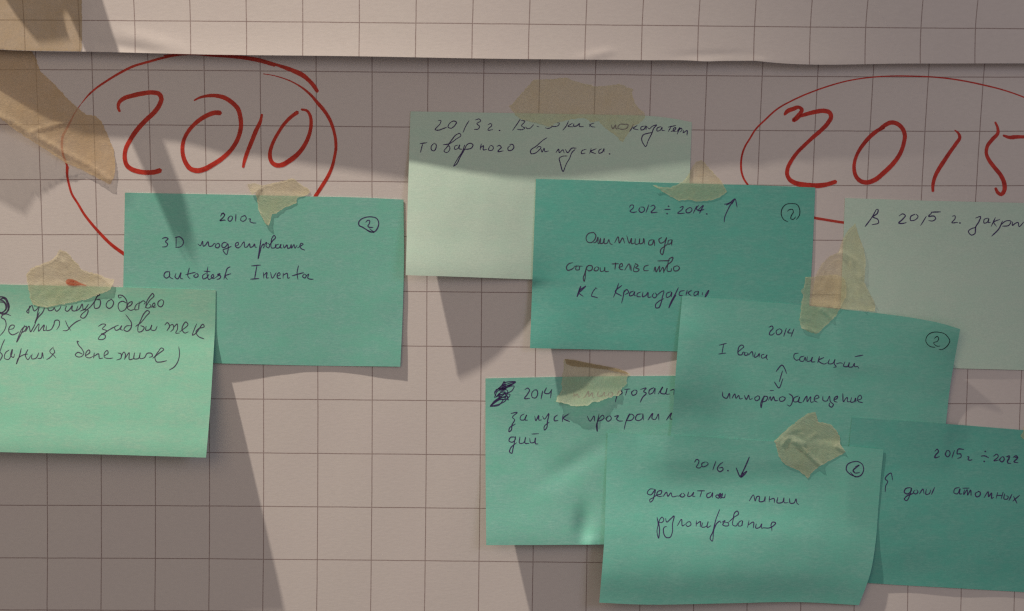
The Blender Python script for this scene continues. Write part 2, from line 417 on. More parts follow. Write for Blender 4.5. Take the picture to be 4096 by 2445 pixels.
ink(lower, 'marker_ring', [('A', '740,930 790,870 860,805 960,735 1080,662 1200,602 1340,560 1480,522 1600,499 1700,492 1800,496')], M_RED, 8, eps=.07, widths=[3, 7, 8, 8, 9, 9, 9, 9, 8, 7, 5], label=ring_lbl)
ink(lower, 'marker_ring', [('A', '1480,503 1600,490 1750,490 1900,502 2100,512 2200,522 2350,548 2485,588'), ('B', '215,585 330,628 430,668 500,702 550,745 585,790 608,828')], M_REDF, 12, eps=.09, widths=[4, 6, 7, 10, 14, 15, 14], label='upper stroke of the red ring round the 2010')
ink(lower, 'marker_ring', [('A', '2100,504 2200,512 2350,540 2485,580 2640,630 2760,690 2810,745 2865,822')], M_RED, 10, eps=.11, widths=[3, 6, 7, 7, 10, 12, 10, 4])
ink(lower, 'marker_ring', [('B', '120,668 220,685 320,715 400,750 480,800 550,860 610,930 670,1000 720,1080 755,1170 775,1260 775,1360 765,1415 745,1505 700,1605 650,1685 590,1775')], M_REDF, 10, eps=.08, widths=[3, 4, 5, 9, 14, 12, 9, 11, 10, 12, 14])
ink(lower, 'marker_ring', [('B', '500,822 550,868 610,940 668,1008 715,1085 750,1170 770,1260 772,1360 762,1415 740,1505 695,1605 645,1685 580,1790')], M_RED, 7, eps=.11, widths=[1.5, 3, 5, 6, 7, 8, 9, 9, 9, 10, 11, 11, 11])
ink(lower, 'marker_ring', [('A', '738,932 690,1000 605,1160 570,1225 558,1310 570,1400 600,1480 608,1510')], M_REDF, 7, eps=.08, widths=[2, 4, 7, 8, 8, 7, 8])
ink(lower, 'marker_ring', [('E', '608,150 606,220 620,300 650,400 700,480 760,580 830,670 910,760 1000,850 1110,932 1200,990')], M_RED, 10, eps=.10, widths=[11, 8, 8, 8, 9, 10, 11, 11, 12, 13])
ink(lower, 'marker_digit', [('D', '320,1038 345,1008 400,985 450,970 478,990 460,1030 425,1072 400,1090'), ('D', '403,1085 450,1057 520,1032 600,1012 680,1003 730,1020 742,1055 715,1110 650,1180 580,1240 500,1315 440,1375 385,1450 350,1520 344,1575 365,1620 420,1655 500,1672 600,1679 700,1668 785,1642')], M_RED, 14, eps=.10, widths=[8, 14, 16, 16, 16, 15, 13, 13, 14, 15, 18, 19, 17, 15])
ink(lower, 'marker_digit', [('D', '1222,1150 1160,1182 1090,1240 1030,1310 980,1390 953,1470 950,1530 965,1590 1005,1635 1062,1650 1130,1630 1220,1560 1310,1470 1370,1380 1400,1290 1408,1220 1385,1160 1340,1120 1285,1108 1230,1132 1180,1170')], M_RED, 15, eps=.10, widths=[12, 15, 14, 12, 13, 15, 17, 18, 17, 15, 14, 16, 17, 14])
ink(lower, 'marker_digit', [('D', '1860,1178 1892,1205 1905,1240 1870,1300 1820,1370 1760,1460 1715,1530 1680,1600 1662,1675 1662,1730')], M_RED, 14, eps=.10, widths=[5, 12, 14, 13, 14, 15, 15, 14, 13, 10])
ink(lower, 'marker_digit', [('D', '2225,1105 2245,1150 2250,1200 2200,1260 2155,1320 2145,1390 2165,1440 2215,1510 2275,1585 2308,1665 2306,1725 2280,1758 2252,1745 2228,1702'), ('D', '2298,1225 2350,1242 2420,1238 2500,1238 2760,1236')], M_RED, 14, eps=.10, widths=[7, 12, 15, 13, 12, 14, 15, 16, 17, 14, 10])
ink(lower, 'marker_ring', [('D', '-10,1672 -45,1620 -66,1560 -72,1480 -62,1400 -38,1330 5,1258 60,1170 150,1080 250,990 400,905 560,835 700,785 900,730 1100,700 1300,688 1500,690 1700,700 1900,725 2100,765 2300,815 2485,880 2700,985 2850,1100')], M_RED, 6, eps=.08, label='thin red ring drawn round the 2015', widths=[7, 7, 6.5, 6, 6, 5.5, 5, 5, 4.5, 4.5, 5, 5, 5.5, 5.5, 5, 5, 5, 5])
ink(lower, 'marker_ring', [('D', '-10,1672 100,1800 300,1900 583,1968 700,1988 860,2013 1000,2030')], M_REDF, 9, eps=.08, widths=[6, 8, 10, 10, 9, 9])

# ------------------------------------------------------------------ masking tape
def tape(label, outline_tile, outline, mat, torn=2.0, seed=0, creases=(), lift=None, env=10, gap=.16, wav=.06, step=9.0, name='masking_tape', top=True, parent=None, smooth_sides=(), group='torn pieces of masking tape'):
    r = np.random.default_rng(100 + seed)
    pts = strokes(outline_tile, outline)[0]; P = []
    for i in range(len(pts)):
        a, b = pts[i], pts[(i + 1) % len(pts)]
        L = np.hypot(*(b - a)); n = max(1, int(L / 5)); nr_ = np.array([-(b - a)[1], (b - a)[0]]) / max(L, 1e-6)
        amp = .35 if i in smooth_sides else torn
        ph = r.uniform(0, 6)
        for k in range(n):
            j = 0 if k == 0 else amp * (.7 * r.standard_normal() + .5 * math.sin(k * .9 + ph))
            P.append(a + (b - a) * k / n + nr_ * j)
    P = np.array(P); mn, mx = P.min(0), P.max(0)
    gx, gy = np.meshgrid(np.arange(mn[0], mx[0], step), np.arange(mn[1], mx[1], step))
    g = np.stack([gx.ravel(), gy.ravel()], 1) + r.uniform(-2, 2, (gx.size, 2))
    x, y = g[:, 0], g[:, 1]; ins = np.zeros(len(g), bool); j = len(P) - 1
    for i in range(len(P)):
        c = ((P[i, 1] > y) != (P[j, 1] > y)) & (x < (P[j, 0] - P[i, 0]) * (y - P[i, 1]) / (P[j, 1] - P[i, 1] + 1e-12) + P[i, 0]); ins ^= c; j = i
    g = g[ins]
    dmin = np.min(np.hypot(g[:, 0, None] - P[None, :, 0], g[:, 1, None] - P[None, :, 1]), 1); g = g[dmin > 3.2]
    n = len(P); allp = np.vstack([P, g])
    res = delaunay_2d_cdt([Vector(p) for p in allp], [(i, (i + 1) % n) for i in range(n)], [], 2, 1e-3)
    v = np.array([tuple(p) for p in res[0]]); fc = [tuple(f) for f in res[2]]
    h = hm_get(envelope(env), v[:, 0], v[:, 1]) + gap + wav * smooth_noise(v[:, 0], v[:, 1], 60, seed + 40) + .5 * wav * r.standard_normal(len(v)) * .5 + wav * .8
    for tile, line, hh, wd in creases:
        q = spline1(strokes(tile, line)[0], 40); d = np.hypot(v[:, 0, None] - q[None, :, 0], v[:, 1, None] - q[None, :, 1]).min(1)
        h += hh * np.exp(-(d / wd) ** 2)
    if lift is not None: h += lift(v[:, 0], v[:, 1])
    W_ = at(v[:, 0], v[:, 1], h); c = W_.mean(0) if parent is None else np.array(parent.location)
    # keep every face turned to the room
    F2 = []
    for f in fc:
        a, b, d = W_[f[0]], W_[f[1]], W_[f[2]]
        F2.append(f if np.cross(b - a, d - a)[1] < 0 else f[::-1])
    me = bpy.data.meshes.new(name); me.from_pydata((W_ - c).tolist(), [], F2)
    me.polygons.foreach_set('use_smooth', [True] * len(F2))
    dv = np.min(np.hypot(v[:, 0, None] - P[None, :, 0], v[:, 1, None] - P[None, :, 1]), 1)
    fa = me.attributes.new('fray', 'FLOAT', 'POINT'); fa.data.foreach_set('value', np.clip(1 - dv / 7, 0, 1))
    o = link(name, me, mat, parent=parent, loc=tuple(c))
    if parent is None: tag(o, label, 'masking tape', group)
    elif label: o['label'] = label
    for dx in (-3, 0, 3):
        for dy in (-3, 0, 3): hm_put(v[:, 0] + dx, v[:, 1] + dy, h)
    return o

def ramp(x0, y0, x1, y1, hh, p=1.6):
    """lift growing from zero at the first point to hh at the second"""
    L2 = (x1 - x0) ** 2 + (y1 - y0) ** 2
    return lambda x, y: hh * np.clip(((x - x0) * (x1 - x0) + (y - y0) * (y1 - y0)) / L2, 0, 1.3) ** p

tape('large folded tape sticking out from under the top sheet at the left', 'Z', '-260,150 0,172 66,196 128,206 145,238 160,285 215,335 272,398 318,438 345,460 380,463 408,490 432,545 455,600 462,668 455,712 440,738 395,715 330,680 262,652 200,610 120,560 60,520 0,472 -260,330',
     M_TAPEL, torn=1.2, seed=1, creases=[('S', '0,575 60,605 130,650 230,705 340,765 440,820 540,890', 1.1, 9), ('S', '165,648 260,622 330,600 405,560', .7, 9), ('S', '160,650 235,700 330,770', .5, 6)],
     lift=lambda x, y: 13 * np.clip((350 - x) / 400, 0, 1.2) ** 1.2 * np.clip((y - (180 + .62 * x)) / 300, 0, 1) ** 1.3 + 1.2 * np.clip((y - 600) / 140, 0, 1), wav=.10)

# upper sheet, hanging over the lower one
nt = []
ta, tb = [0, 487, 1100, 1660, 2000, 2575, 3100, 3461, 4096], [79, 84, 87.6, 91.6, 95, 103, 107, 110.7, 115]
tops = [80, None, 543.6, 767, 987, 1209, 1433.8, 1661, 1889, 2117, 2345, 2574.6, 2802.5, 3027, 3247, 3469, 3686.5, 3908]
bots = [95, 319, 549, 769, 987, 1206, 1431, 1657, 1885, 2111.5, 2341, 2568, 2794, 3018, 3238.6, 3460, 3679, 3898]
for u in range(18):
    if tops[u] is not None: nt.append((u, -.36, tops[u], 0))
    xm = bots[u] * .6 + (tops[u] or bots[u]) * .4
    nt.append((u, 0, xm, lin(xm, ta, tb)))
    ye = lin(bots[u], [0, 400, 1400, 2566, 4096], [199, 208, 225, 241, 256])
    nt.append((u, (ye - lin(bots[u], ta, tb)) / 226., bots[u], ye))
topf = fit_sheet([(a, b, c, d if not (b == -.36) else lin(c, ta, tb) - .36 * 226) for a, b, c, d in nt], .004)
edge = spline1([(-640, 182), (0, 199), (66, 202), (398, 208), (806, 218), (1398, 225), (2000, 235.5), (2566, 241), (2790, 244), (2823, 246.5), (2870, 244.5), (2985, 243.5), (3018, 243), (3062, 248), (3660, 254.5), (4096, 254), (4750, 262)], 185)
uu = np.linspace(-3.3, 21.3, 185); vt = np.r_[np.linspace(-4.2, -.7, 24), np.linspace(-.6, 0, 14), np.linspace(.03, 1, 22)]
# the bottom edge in grid rows for every column
ed = []
for q in uu:
    vs = np.linspace(.2, 1.0, 60); g = topf(np.full(60, q), vs); ex, ey = proj(np.stack([g[:, 0], 0 * g[:, 0], g[:, 1]], 1))
    yy = np.interp(ex, edge[:, 0], edge[:, 1]); ed.append(np.interp(0, ey - yy, vs))
ed = np.array(ed)
U2, V2 = np.meshgrid(uu, vt); V2 = np.where(V2 > 0, V2 * ed[None], V2)
G = topf(U2, V2); tx, ty = proj(np.stack([G[..., 0].ravel(), 0 * G[..., 0].ravel(), G[..., 1].ravel()], 1)); tx, ty = tx.reshape(U2.shape), ty.reshape(U2.shape)
dd = np.clip((ty + 240) / 460, 0, 1.05)              # 0 well above the frame, 1 at the free bottom edge
stand = np.interp(tx, [-700, 0, 550, 1000, 1400, 1860, 2600, 3300, 4096, 4800], [12, 12.5, 13.5, 14.8, 17.2, 18.4, 15.5, 13, 12, 12])
stand = np.apply_along_axis(lambda r: np.convolve(np.pad(r, 8, mode='edge'), np.ones(17) / 17, 'valid'), 1, stand)
lift = np.interp(tx, [-700, 300, 700, 1200, 2000, 4800], [.3, .5, 1.6, 1.5, .9, .7])
ht = stand * (.90 + .10 * dd) + lift * dd ** 5 + .25 * smooth_noise(tx, ty, 900, 9)
crease = lambda x0, y0, x1, y1, hgt, wd: hgt * np.exp(-(((tx - x0) * (y1 - y0) - (ty - y0) * (x1 - x0)) / math.hypot(x1 - x0, y1 - y0) / wd) ** 2) * np.clip(1 - np.abs(((tx - x0) * (x1 - x0) + (ty - y0) * (y1 - y0)) / ((x1 - x0) ** 2 + (y1 - y0) ** 2) - .5) * 2 + .4, 0, 1)
ht += crease(340, 165, 640, 212, -.5, 22) + crease(470, 125, 740, 205, .5, 30) + crease(2330, 235, 2450, 200, .5, 16) + crease(2700, 225, 2990, 215, -.35, 16) + crease(3010, 246, 3060, 236, .4, 9)
for cxp, s in ((2820, .3), (3035, .3)): ht += s * np.exp(-((tx - cxp) / 40) ** 2 - ((ty - 250) / 16) ** 2)
upper = Patch(tx, ty, np.maximum(ht, 2.0))
o = upper.build('paper_sheet', M_SHEET, (U2, V2 + 5))
tag(o, 'gridded paper sheet along the top whose loose bottom edge overhangs the sheet below', 'paper sheet', 'gridded flipchart sheets on the wall')

# ------------------------------------------------------------------ sticky notes
def note(top, right, bottom, left, H, mat, label, group, under_r=45, gap=.35, seed=1, wav=.17, extra=None):
    PX, PY = coons(top, right, bottom, left, 81, 57)
    s = np.linspace(0, 1, 81)[None].repeat(57, 0); t = np.linspace(0, 1, 57)[:, None].repeat(81, 1)
    h = interp_grid(H, s, t) + (wav * smooth_noise(PX, PY, 420, seed) + .6 * wav * smooth_noise(PX, PY, 170, seed + 70)) * np.minimum(1, t * 3) + .3
    E = hm_get(envelope(under_r), PX.ravel(), PY.ravel()).reshape(PX.shape) + gap
    k = .5
    h = np.where(h - E > 6, h, E + k * np.log1p(np.exp(np.clip((h - E) / k, -30, 30))))
    if extra is not None: h = h + extra(PX, PY)
    p = Patch(PX, PY, h); o = p.build('sticky_note', mat)
    tag(o, label, 'sticky note', group); return p

def bez(pts): return pts

GT = 'teal sticky notes taped to the gridded sheet'; GP = 'pale green sticky notes'
n10 = note([(500, 771), (760, 776), (1005, 781), (1221, 786), (1450, 791), (1614, 799)], [(1614, 799), (1615, 900), (1616, 1000), (1613, 1175), (1608, 1320), (1601, 1467)],
           [(490, 1446), (852, 1454), (1250, 1464), (1601, 1469)], [(500, 771), (496, 1000), (493, 1149), (490, 1446)],
           [[.3, .2, .2, .3, .4], [.5, .6, .5, .5, 1.0], [1.2, 1.2, 1.0, .7, 1.7], [2.6, 2.2, 1.6, 1.0, 2.0], [4.8, 3.8, 2.4, 1.2, 2.9]],
           M_TEAL, 'teal note reading 2010, 3D and autodesk Inventor, below the red 2010', GT, seed=12)
n13 = note([(1642, 446), (2000, 452), (2300, 457), (2500, 461), (2597, 464), (2700, 476), (2767, 489)], [(2767, 489), (2761, 657), (2752, 900), (2745, 1135)],
           [(1623, 1101), (1750, 1105), (2100, 1118), (2745, 1137)], [(1642, 446), (1634, 700), (1628, 900), (1623, 1101)],
           [[.3, .2, .2, .2, .6], [2.4, .9, .5, .8, 1.6], [6.6, 4.0, 1.6, 1, 1.4], [11, 7.0, 2.4, .8, .8], [15.6, 10.4, 3.2, .8, .5]],
           M_PALE, 'pale green note about 2013 with a wide ragged tape piece on its top edge', GP, seed=11)
nl = note([(-430, 1127), (0, 1138), (430, 1148), (863, 1160)], [(863, 1160), (861, 1283), (852, 1451), (837, 1681), (824, 1831)],
          [(-460, 1796), (0, 1809), (400, 1818), (824, 1831)], [(-430, 1127), (-446, 1460), (-460, 1796)],
          [[.4, .3, .3, .3, .3], [3.6, 3.2, 2.8, 2.4, 1.9], [9.4, 9.0, 8.6, 8.0, 7.2], [15.4, 15.0, 14.4, 13.7, 12.8], [21, 20.8, 20.2, 19.4, 18.3], [26, 26, 25.4, 24.6, 23.4]],
          M_MINT, 'mint green note cut off at the left edge, its last line ending in a bracket', GT, seed=13, under_r=20)
n12 = note([(2144, 716), (2400, 723), (2606, 730), (3100, 744), (3261, 750.5)], [(3261, 750.5), (3248, 1043), (3235, 1250), (3225, 1420)],
           [(2120, 1393), (2400, 1400), (2712, 1408), (3225, 1424)], [(2144, 716), (2132, 1050), (2120, 1393)],
           [[.3, .2, .2, .2, .3], [1.6, .9, .6, .5, .6], [3.9, 1.8, 1.0, .8, .9], [6.4, 3.0, 1.5, .9, 1.0], [9.6, 4.4, 2.3, 1.2, 1.0]],
           M_TEALB, 'teal note headed 2012 to 2014 with an upward arrow, overlapping the pale note', GT, seed=14, under_r=60)
np_ = note([(3380, 792.6), (3700, 803), (4096, 812.5), (4510, 825)], [(4510, 825), (4500, 1150), (4490, 1494)],
           [(3352, 1462), (3814, 1473.5), (4096, 1481), (4490, 1494)], [(3380, 792.6), (3376, 892), (3364, 1180), (3352, 1462)],
           [[.3, .3, .3, .3], [.3, .4, .4, .3], [1.2, 1.2, 1.0, .8], [1.8, 1.7, 1.4, 1.0], [2.2, 2.2, 1.8, 1.2]],
           M_PALE, 'pale green note about 2015 cut off at the right edge', GP, seed=15)
ni = note([(1942, 1514), (2247, 1508), (2703, 1503.6), (3075, 1500)], [(3075, 1500), (3078, 1850), (3080, 2175)],
          [(1945, 2181), (2130, 2180), (2343, 2178), (2416, 2177), (3080, 2172)], [(1942, 1514), (1942, 1850), (1945, 2181)],
          [[.3, .2, .2, .2, .2, .2], [2.4, 1.0, .6, .5, .5, .3], [6.4, 4.2, 2.6, 3.0, 1.0, .4], [10.8, 9.0, 6.4, 4.2, 2.2, .6], [15.5, 13.6, 11, 8.0, 3.6, 1.0]],
          M_TEAL, 'teal note with a dark scribbled out corner and 2014, partly under two notes', GT, seed=16, wav=.3,
          extra=lambda x, y: -2.6 * np.exp(-((x - 2335) / 34) ** 2 - ((y - 2110) / 75) ** 2) + 1.3 * np.exp(-((x - 2362) / 22) ** 2 - ((y - 2172) / 26) ** 2)
          - .8 * np.exp(-(((x - 2250) * .5 + (y - 1880) * .85) / 40) ** 2 - ((x - 2300) / 140) ** 2))
# ballpoint writing of the notes so far
B = 4.0
def hand(p, label, lines, mat=None, w_=B): return ink(p, 'handwriting', lines, mat or M_PEN, w_, label)
hand(n13, 'line beginning 2013', [('B', '1700,1090 1725,1090 1720,1115 1690,1150 1672,1172 1700,1178 1740,1165 1780,1150|1830,1095 1800,1120 1790,1150 1815,1160 1850,1135 1865,1105 1845,1095 1815,1105|1980,1090 1950,1140 1925,1198|2035,1085 2075,1078 2085,1090 2050,1120 2075,1145 2060,1168 2025,1170|2150,1130 2175,1118 2185,1130 2155,1165 2150,1175 2195,1172|2255,1180'),
    ('T', '130,815 70,905 0,1005|140,840 205,850 150,930 205,965 160,990 75,985|215,940 240,970 270,975 330,930 350,905|400,930 440,945|540,960 600,970 660,940|640,930 700,940 770,910 775,880 740,880|930,845 890,930 835,1000|1000,880 920,935 1000,945|1020,890 1010,930 1060,930 1110,890 1105,930 1180,942|1265,895 1310,940 1370,948|1355,880 1290,910 1275,940')])
hand(n13, 'first line running on to its right end', [('C', '1005,1130 1020,1165 1045,1130 1050,1165 1075,1160|1130,1125 1085,1125 1065,1155 1090,1168 1150,1155 1158,1128 1120,1125|1205,1120 1190,1160 1170,1190|1240,1135 1205,1160 1250,1175|1310,1140 1275,1150 1275,1175 1300,1170 1320,1140 1320,1175|1330,1145 1345,1165 1380,1140 1415,1130 1390,1160 1370,1210 1340,1270 1315,1325 1295,1300 1280,1255 1290,1225 1340,1205 1380,1198|1455,1145 1420,1160 1420,1185 1445,1180 1465,1150 1465,1180 1490,1180|1520,1150 1590,1135|1545,1150 1520,1190|1545,1190 1580,1175 1590,1155 1570,1160 1565,1185 1595,1190|1600,1190 1625,1155 1600,1215|1615,1180 1640,1160 1645,1175 1625,1195|1660,1175 1655,1200 1690,1180 1690,1225')])
hand(n13, 'second line', [('B', '1535,1300 1600,1290|1560,1300 1540,1380|1665,1295 1640,1320 1640,1355 1660,1365 1680,1340 1680,1305 1660,1295|1745,1310 1800,1300 1860,1260 1905,1220 1895,1207 1870,1215 1820,1270 1780,1330 1755,1370 1775,1380 1805,1350 1800,1320 1775,1330|1880,1310 1850,1325 1850,1350 1875,1345 1895,1310 1890,1345 1915,1350|1940,1310 1920,1370 1880,1430 1838,1502|1838,1505 1860,1490 1900,1420 1940,1350 1960,1310 1990,1295 2015,1310 2005,1335 1960,1350 1930,1350|2090,1300 2080,1355|2082,1338 2110,1318 2108,1355 2140,1350|2165,1325 2155,1355 2185,1360 2200,1335 2180,1315 2165,1325|2230,1325 2255,1315 2270,1330 2245,1360 2240,1368 2290,1365|2355,1315 2330,1340 2335,1360 2360,1360 2385,1330 2370,1305 2345,1310'),
    ('C', '425,1245 400,1260 330,1320 275,1370 280,1388 310,1388 350,1360 370,1330 350,1325 330,1345|370,1345 380,1375 400,1340 405,1370 440,1365|505,1380 530,1350 535,1380 570,1355 580,1385|590,1350 610,1380 650,1340 690,1340|680,1350 650,1380 630,1430 600,1480 570,1550 545,1475 537,1430 560,1415 610,1410|780,1350 740,1365 735,1388 770,1385|825,1340 810,1390|870,1345 820,1370 865,1390|920,1345 895,1360 895,1385 925,1375 940,1345 940,1375|990,1392')])

hand(n10, '2010', [('E', '1998,578 2020,570 2028,590 2005,620 1985,638 2010,636 2038,636|1992,600 2010,575 2030,582 2018,608 1990,640 2030,630|2085,595 2070,605 2060,630 2075,645 2095,630 2100,605 2085,595|2132,580 2128,645|2180,605 2175,635 2195,645 2225,620 2215,595 2180,605|2245,625 2262,622 2258,645 2280,658 2315,660')])
hand(n10, 'line beginning 3D', [('E', '1465,800 1500,792 1518,800 1495,830 1515,850 1505,870 1465,877|1592,795 1590,880|1580,795 1620,785 1655,820 1655,850 1630,875 1585,880|1788,850 1808,865 1830,825 1840,870 1850,865 1880,830 1890,870 1915,868 1940,845 1950,852|1955,850 1945,875 1965,885 1985,865 1975,845 1955,850|2055,845 2025,835 2005,855 2010,880 2030,880 2060,850 2062,870 2060,905 2045,945 2025,925 2015,905 2050,890 2090,870|2130,870 2155,850 2150,835 2130,845 2130,875 2150,885 2175,870|2175,870 2205,830 2215,880 2228,878 2255,848 2262,880 2285,872 2300,850 2308,880 2320,878'),
    ('F', '100,805 85,900 73,985 90,925 108,865 122,850 128,868 118,888|128,855 150,835 145,870 165,885 178,858 158,842|178,858 205,820 230,790 218,772 202,790 190,840 195,885 225,882 230,852|262,850 237,860 235,885 260,885 280,852 275,885 292,885|300,855 308,885 335,858 340,888 360,885 372,855 375,888 398,855 405,888 425,862|428,885 462,865 480,850 465,842 450,870 465,893 495,905')])
hand(n10, 'autodesk Inventor', [('E', '1535,1100 1495,1105 1482,1140 1500,1158 1530,1140 1532,1105 1535,1150 1565,1165|1590,1115 1582,1150 1602,1165 1635,1110 1632,1160 1655,1165|1710,1065 1702,1150 1718,1165|1675,1128 1765,1105|1765,1125 1750,1140 1765,1152 1790,1140 1785,1120 1765,1120|1860,1115 1832,1135 1835,1165 1865,1155 1888,1125|1878,1055 1872,1130 1888,1170 1910,1160|1842,1095 1900,1100|1908,1162 1932,1140 1925,1125 1908,1145 1925,1162 1950,1152|1950,1152 1988,1118 1965,1125 1995,1142 1985,1162 1958,1170|2080,1055 2055,1070 2040,1110 2022,1170|2085,1118 2035,1142 2055,1172'),
    ('F', '12,1048 96,1040|62,1045 42,1160|3,1168 82,1162|120,1105 125,1162|126,1132 152,1108 152,1158 168,1155|185,1105 200,1158 237,1108|240,1142 272,1125 265,1108 247,1125 250,1158 278,1160|300,1110 298,1162|300,1132 335,1115 345,1160 360,1152|438,1045 425,1110 433,1172|378,1138 485,1108|485,1122 475,1145 495,1157 508,1135 488,1120|508,1138 530,1122 522,1158 545,1168 572,1168')])
ink(n10, 'circled_number', [('F', '1080,712 1120,745 1070,730 1020,700 985,680 982,655 1000,630 1050,608 1100,605 1145,620 1163,660 1155,700 1130,735 1090,742 1050,722|1045,655 1060,638 1080,638 1078,665 1065,690 1075,698 1112,700')], M_PEN, 4.4)

hand(nl, 'dark scribbled blot', [('I', '-40,150 0,110 40,95 62,140 72,200 40,238 -20,220|-30,90 20,85 50,95 75,140 78,200 35,242 -10,230|-20,130 40,140 50,200 10,228 -30,200|20,92 62,120 82,165 60,225 20,240|-20,110 25,120 60,180 20,235')], M_PENG, 5)
hand(nl, 'first line', [('I', '268,165 262,190 255,232 242,222 262,190 285,160|290,160 312,212 330,200 350,172|355,175 338,235 328,300 315,322 330,280 355,225|405,180 385,225 345,270 325,300|430,175 440,208 480,200 492,180|490,185 510,215 540,192 552,165|602,165 590,205 602,215 640,185 652,165 652,208 680,212 705,165|690,212 720,190 742,150 755,205 790,170|800,150 765,195 722,215|760,202 795,205 790,235 748,278 728,268 735,248 770,215 820,170 858,120 878,82 905,65 888,68 868,100 850,150 858,188 888,185 908,135 900,110 870,112|1010,105 970,130 960,170 985,190 1015,170 1025,130 1005,105|1100,85 1078,95 1070,72 1095,70 1130,95 1148,150 1130,200 1090,215 1068,180 1075,140 1110,125 1140,140|1150,180 1190,150 1195,130 1170,135 1150,185 1180,207 1215,195|1250,140 1225,165 1220,202 1245,200|1258,128 1252,200|1252,150 1300,122 1312,132 1300,152|1310,185 1350,120 1390,68 1380,55 1355,80 1320,150 1320,182 1345,185 1365,165 1350,150|1365,180 1400,160 1395,140 1380,150 1385,180 1412,175|1455,110 1430,130 1430,165 1455,175 1475,150 1475,120 1458,108')], M_PENG)
hand(nl, 'second line', [('I', '98,255 55,240 25,248 12,270 42,290 55,335 35,395 0,435|80,380 120,370 130,345 105,340 80,370 85,410 110,428 140,420 172,400|222,340 190,420 150,494 165,450 215,360 238,350 225,390 190,412|230,402 262,350 275,400 302,360 322,320|300,402 352,330 348,395 400,340 395,390 415,385|420,345 420,388 458,382 485,340 500,298 530,298 536,340 512,382|590,300 612,350 638,388|568,390 602,390 640,350 700,305 732,292|888,352 930,330 955,335 925,375 962,392 950,410 915,422 950,432 950,455 915,472 888,465 895,450 960,400 1040,352|1072,340 1035,360 1045,387 1080,375 1100,345 1090,380 1112,387|1135,245 1162,280 1187,320 1180,372 1150,397 1120,382 1140,350 1182,345|1225,352 1270,320 1320,260 1350,220 1330,208 1310,225 1270,300 1245,370 1250,402 1280,397 1302,360 1270,345|1320,350 1318,387 1350,382 1372,340 1365,382 1400,387 1420,350|1488,340 1512,318 1532,345 1508,392|1532,345 1560,335 1568,370 1540,402|1568,362 1600,330 1602,380 1588,412 1622,412|1622,402 1652,380 1697,330 1680,312 1655,340 1645,382 1670,412 1702,400|1777,328 1755,380 1740,432 1762,420 1840,338 1845,350 1790,375 1770,402 1790,440 1845,466')], M_PENG)
hand(nl, 'third line ending in a bracket', [('I', '42,470 15,530 0,582|-20,572 20,610 0,662|82,565 50,590 43,642 70,652 105,602 112,560 100,622 120,632 132,600|192,550 175,620 148,692 165,640 210,610 252,602|252,560 230,620 250,652 282,612|290,600 288,645 320,642 352,590|340,642 370,640 382,590 392,642|482,538 450,580 470,602 492,590 482,550|482,602 440,642 420,652|475,602 505,638|715,492 698,485 705,512 742,560 757,600 740,622 700,627 680,610 700,588 745,602|770,620 812,580 805,565 780,585 775,625 810,637 840,622|852,590 845,640|850,622 890,600 900,642 932,637|940,620 977,590 970,570 945,590 945,632 980,642 1022,637|1065,592 1092,600 1092,640 1052,657|1092,632 1122,585 1132,600 1125,652|1130,642 1167,590 1170,652 1212,642|1215,590 1213,645 1250,642 1267,590 1265,642 1302,637 1332,595 1372,600 1377,620 1348,632|1380,640 1430,600 1477,555 1462,547 1430,580 1400,640 1415,672 1450,674 1507,662|1615,535 1622,600 1602,680 1570,722 1528,747')], M_PENG)

hand(n12, '2012 to 2014', [('G', '1170,520 1180,500 1205,500 1205,520 1175,555 1200,565 1235,558|1265,520 1255,545 1275,565 1305,545 1300,520 1270,515|1345,495 1318,567|1360,510 1390,500 1400,515 1365,565 1422,562|1487,538 1540,538|1523,508|1510,576|1625,520 1655,512 1650,530 1605,572 1667,572|1705,525 1680,545 1685,565 1715,565 1735,540 1720,520 1700,525|1778,508 1745,573|1795,498 1775,533 1788,545 1845,538|1786,545 1838,502 1818,540 1802,574|1868,578')])
ink(n12, 'arrow', [('G', '2025,652 2030,610 2050,560 2080,500 2125,443|2025,490 2050,488 2075,478 2125,443 2135,480 2142,518|2045,500 2092,470|2095,490 2110,465')], M_PEN, 4.2)
ink(n12, 'circled_number', [('H', '352,650 315,630 293,590 300,530 330,495 380,485 435,495 458,540 455,590 428,630|345,555 365,540 395,540 400,560 380,600 378,622 400,627 422,603')], M_PENF, 3.4)
hand(n12, 'first line', [('G', '850,745 800,755 778,790 790,830 820,838 855,810 865,770 845,745|845,838 862,835 885,790 890,848 905,835 908,798 902,842 925,845 942,800 945,847 970,840 982,810 1000,850 1017,853|1035,840 1068,785 1078,840 1108,795 1125,842|1145,775 1170,842 1188,800 1190,847 1217,840|1222,800 1225,852 1255,845 1262,800 1262,847 1290,840 1298,800 1308,852|1385,810 1350,820 1345,857 1370,857 1390,815 1397,867|1462,790 1435,810 1450,842 1482,830 1505,792 1490,850 1480,905 1465,945 1450,930 1450,908 1500,862 1520,845|1550,810 1522,820 1520,852 1545,842 1554,812 1550,862')], M_PENG)
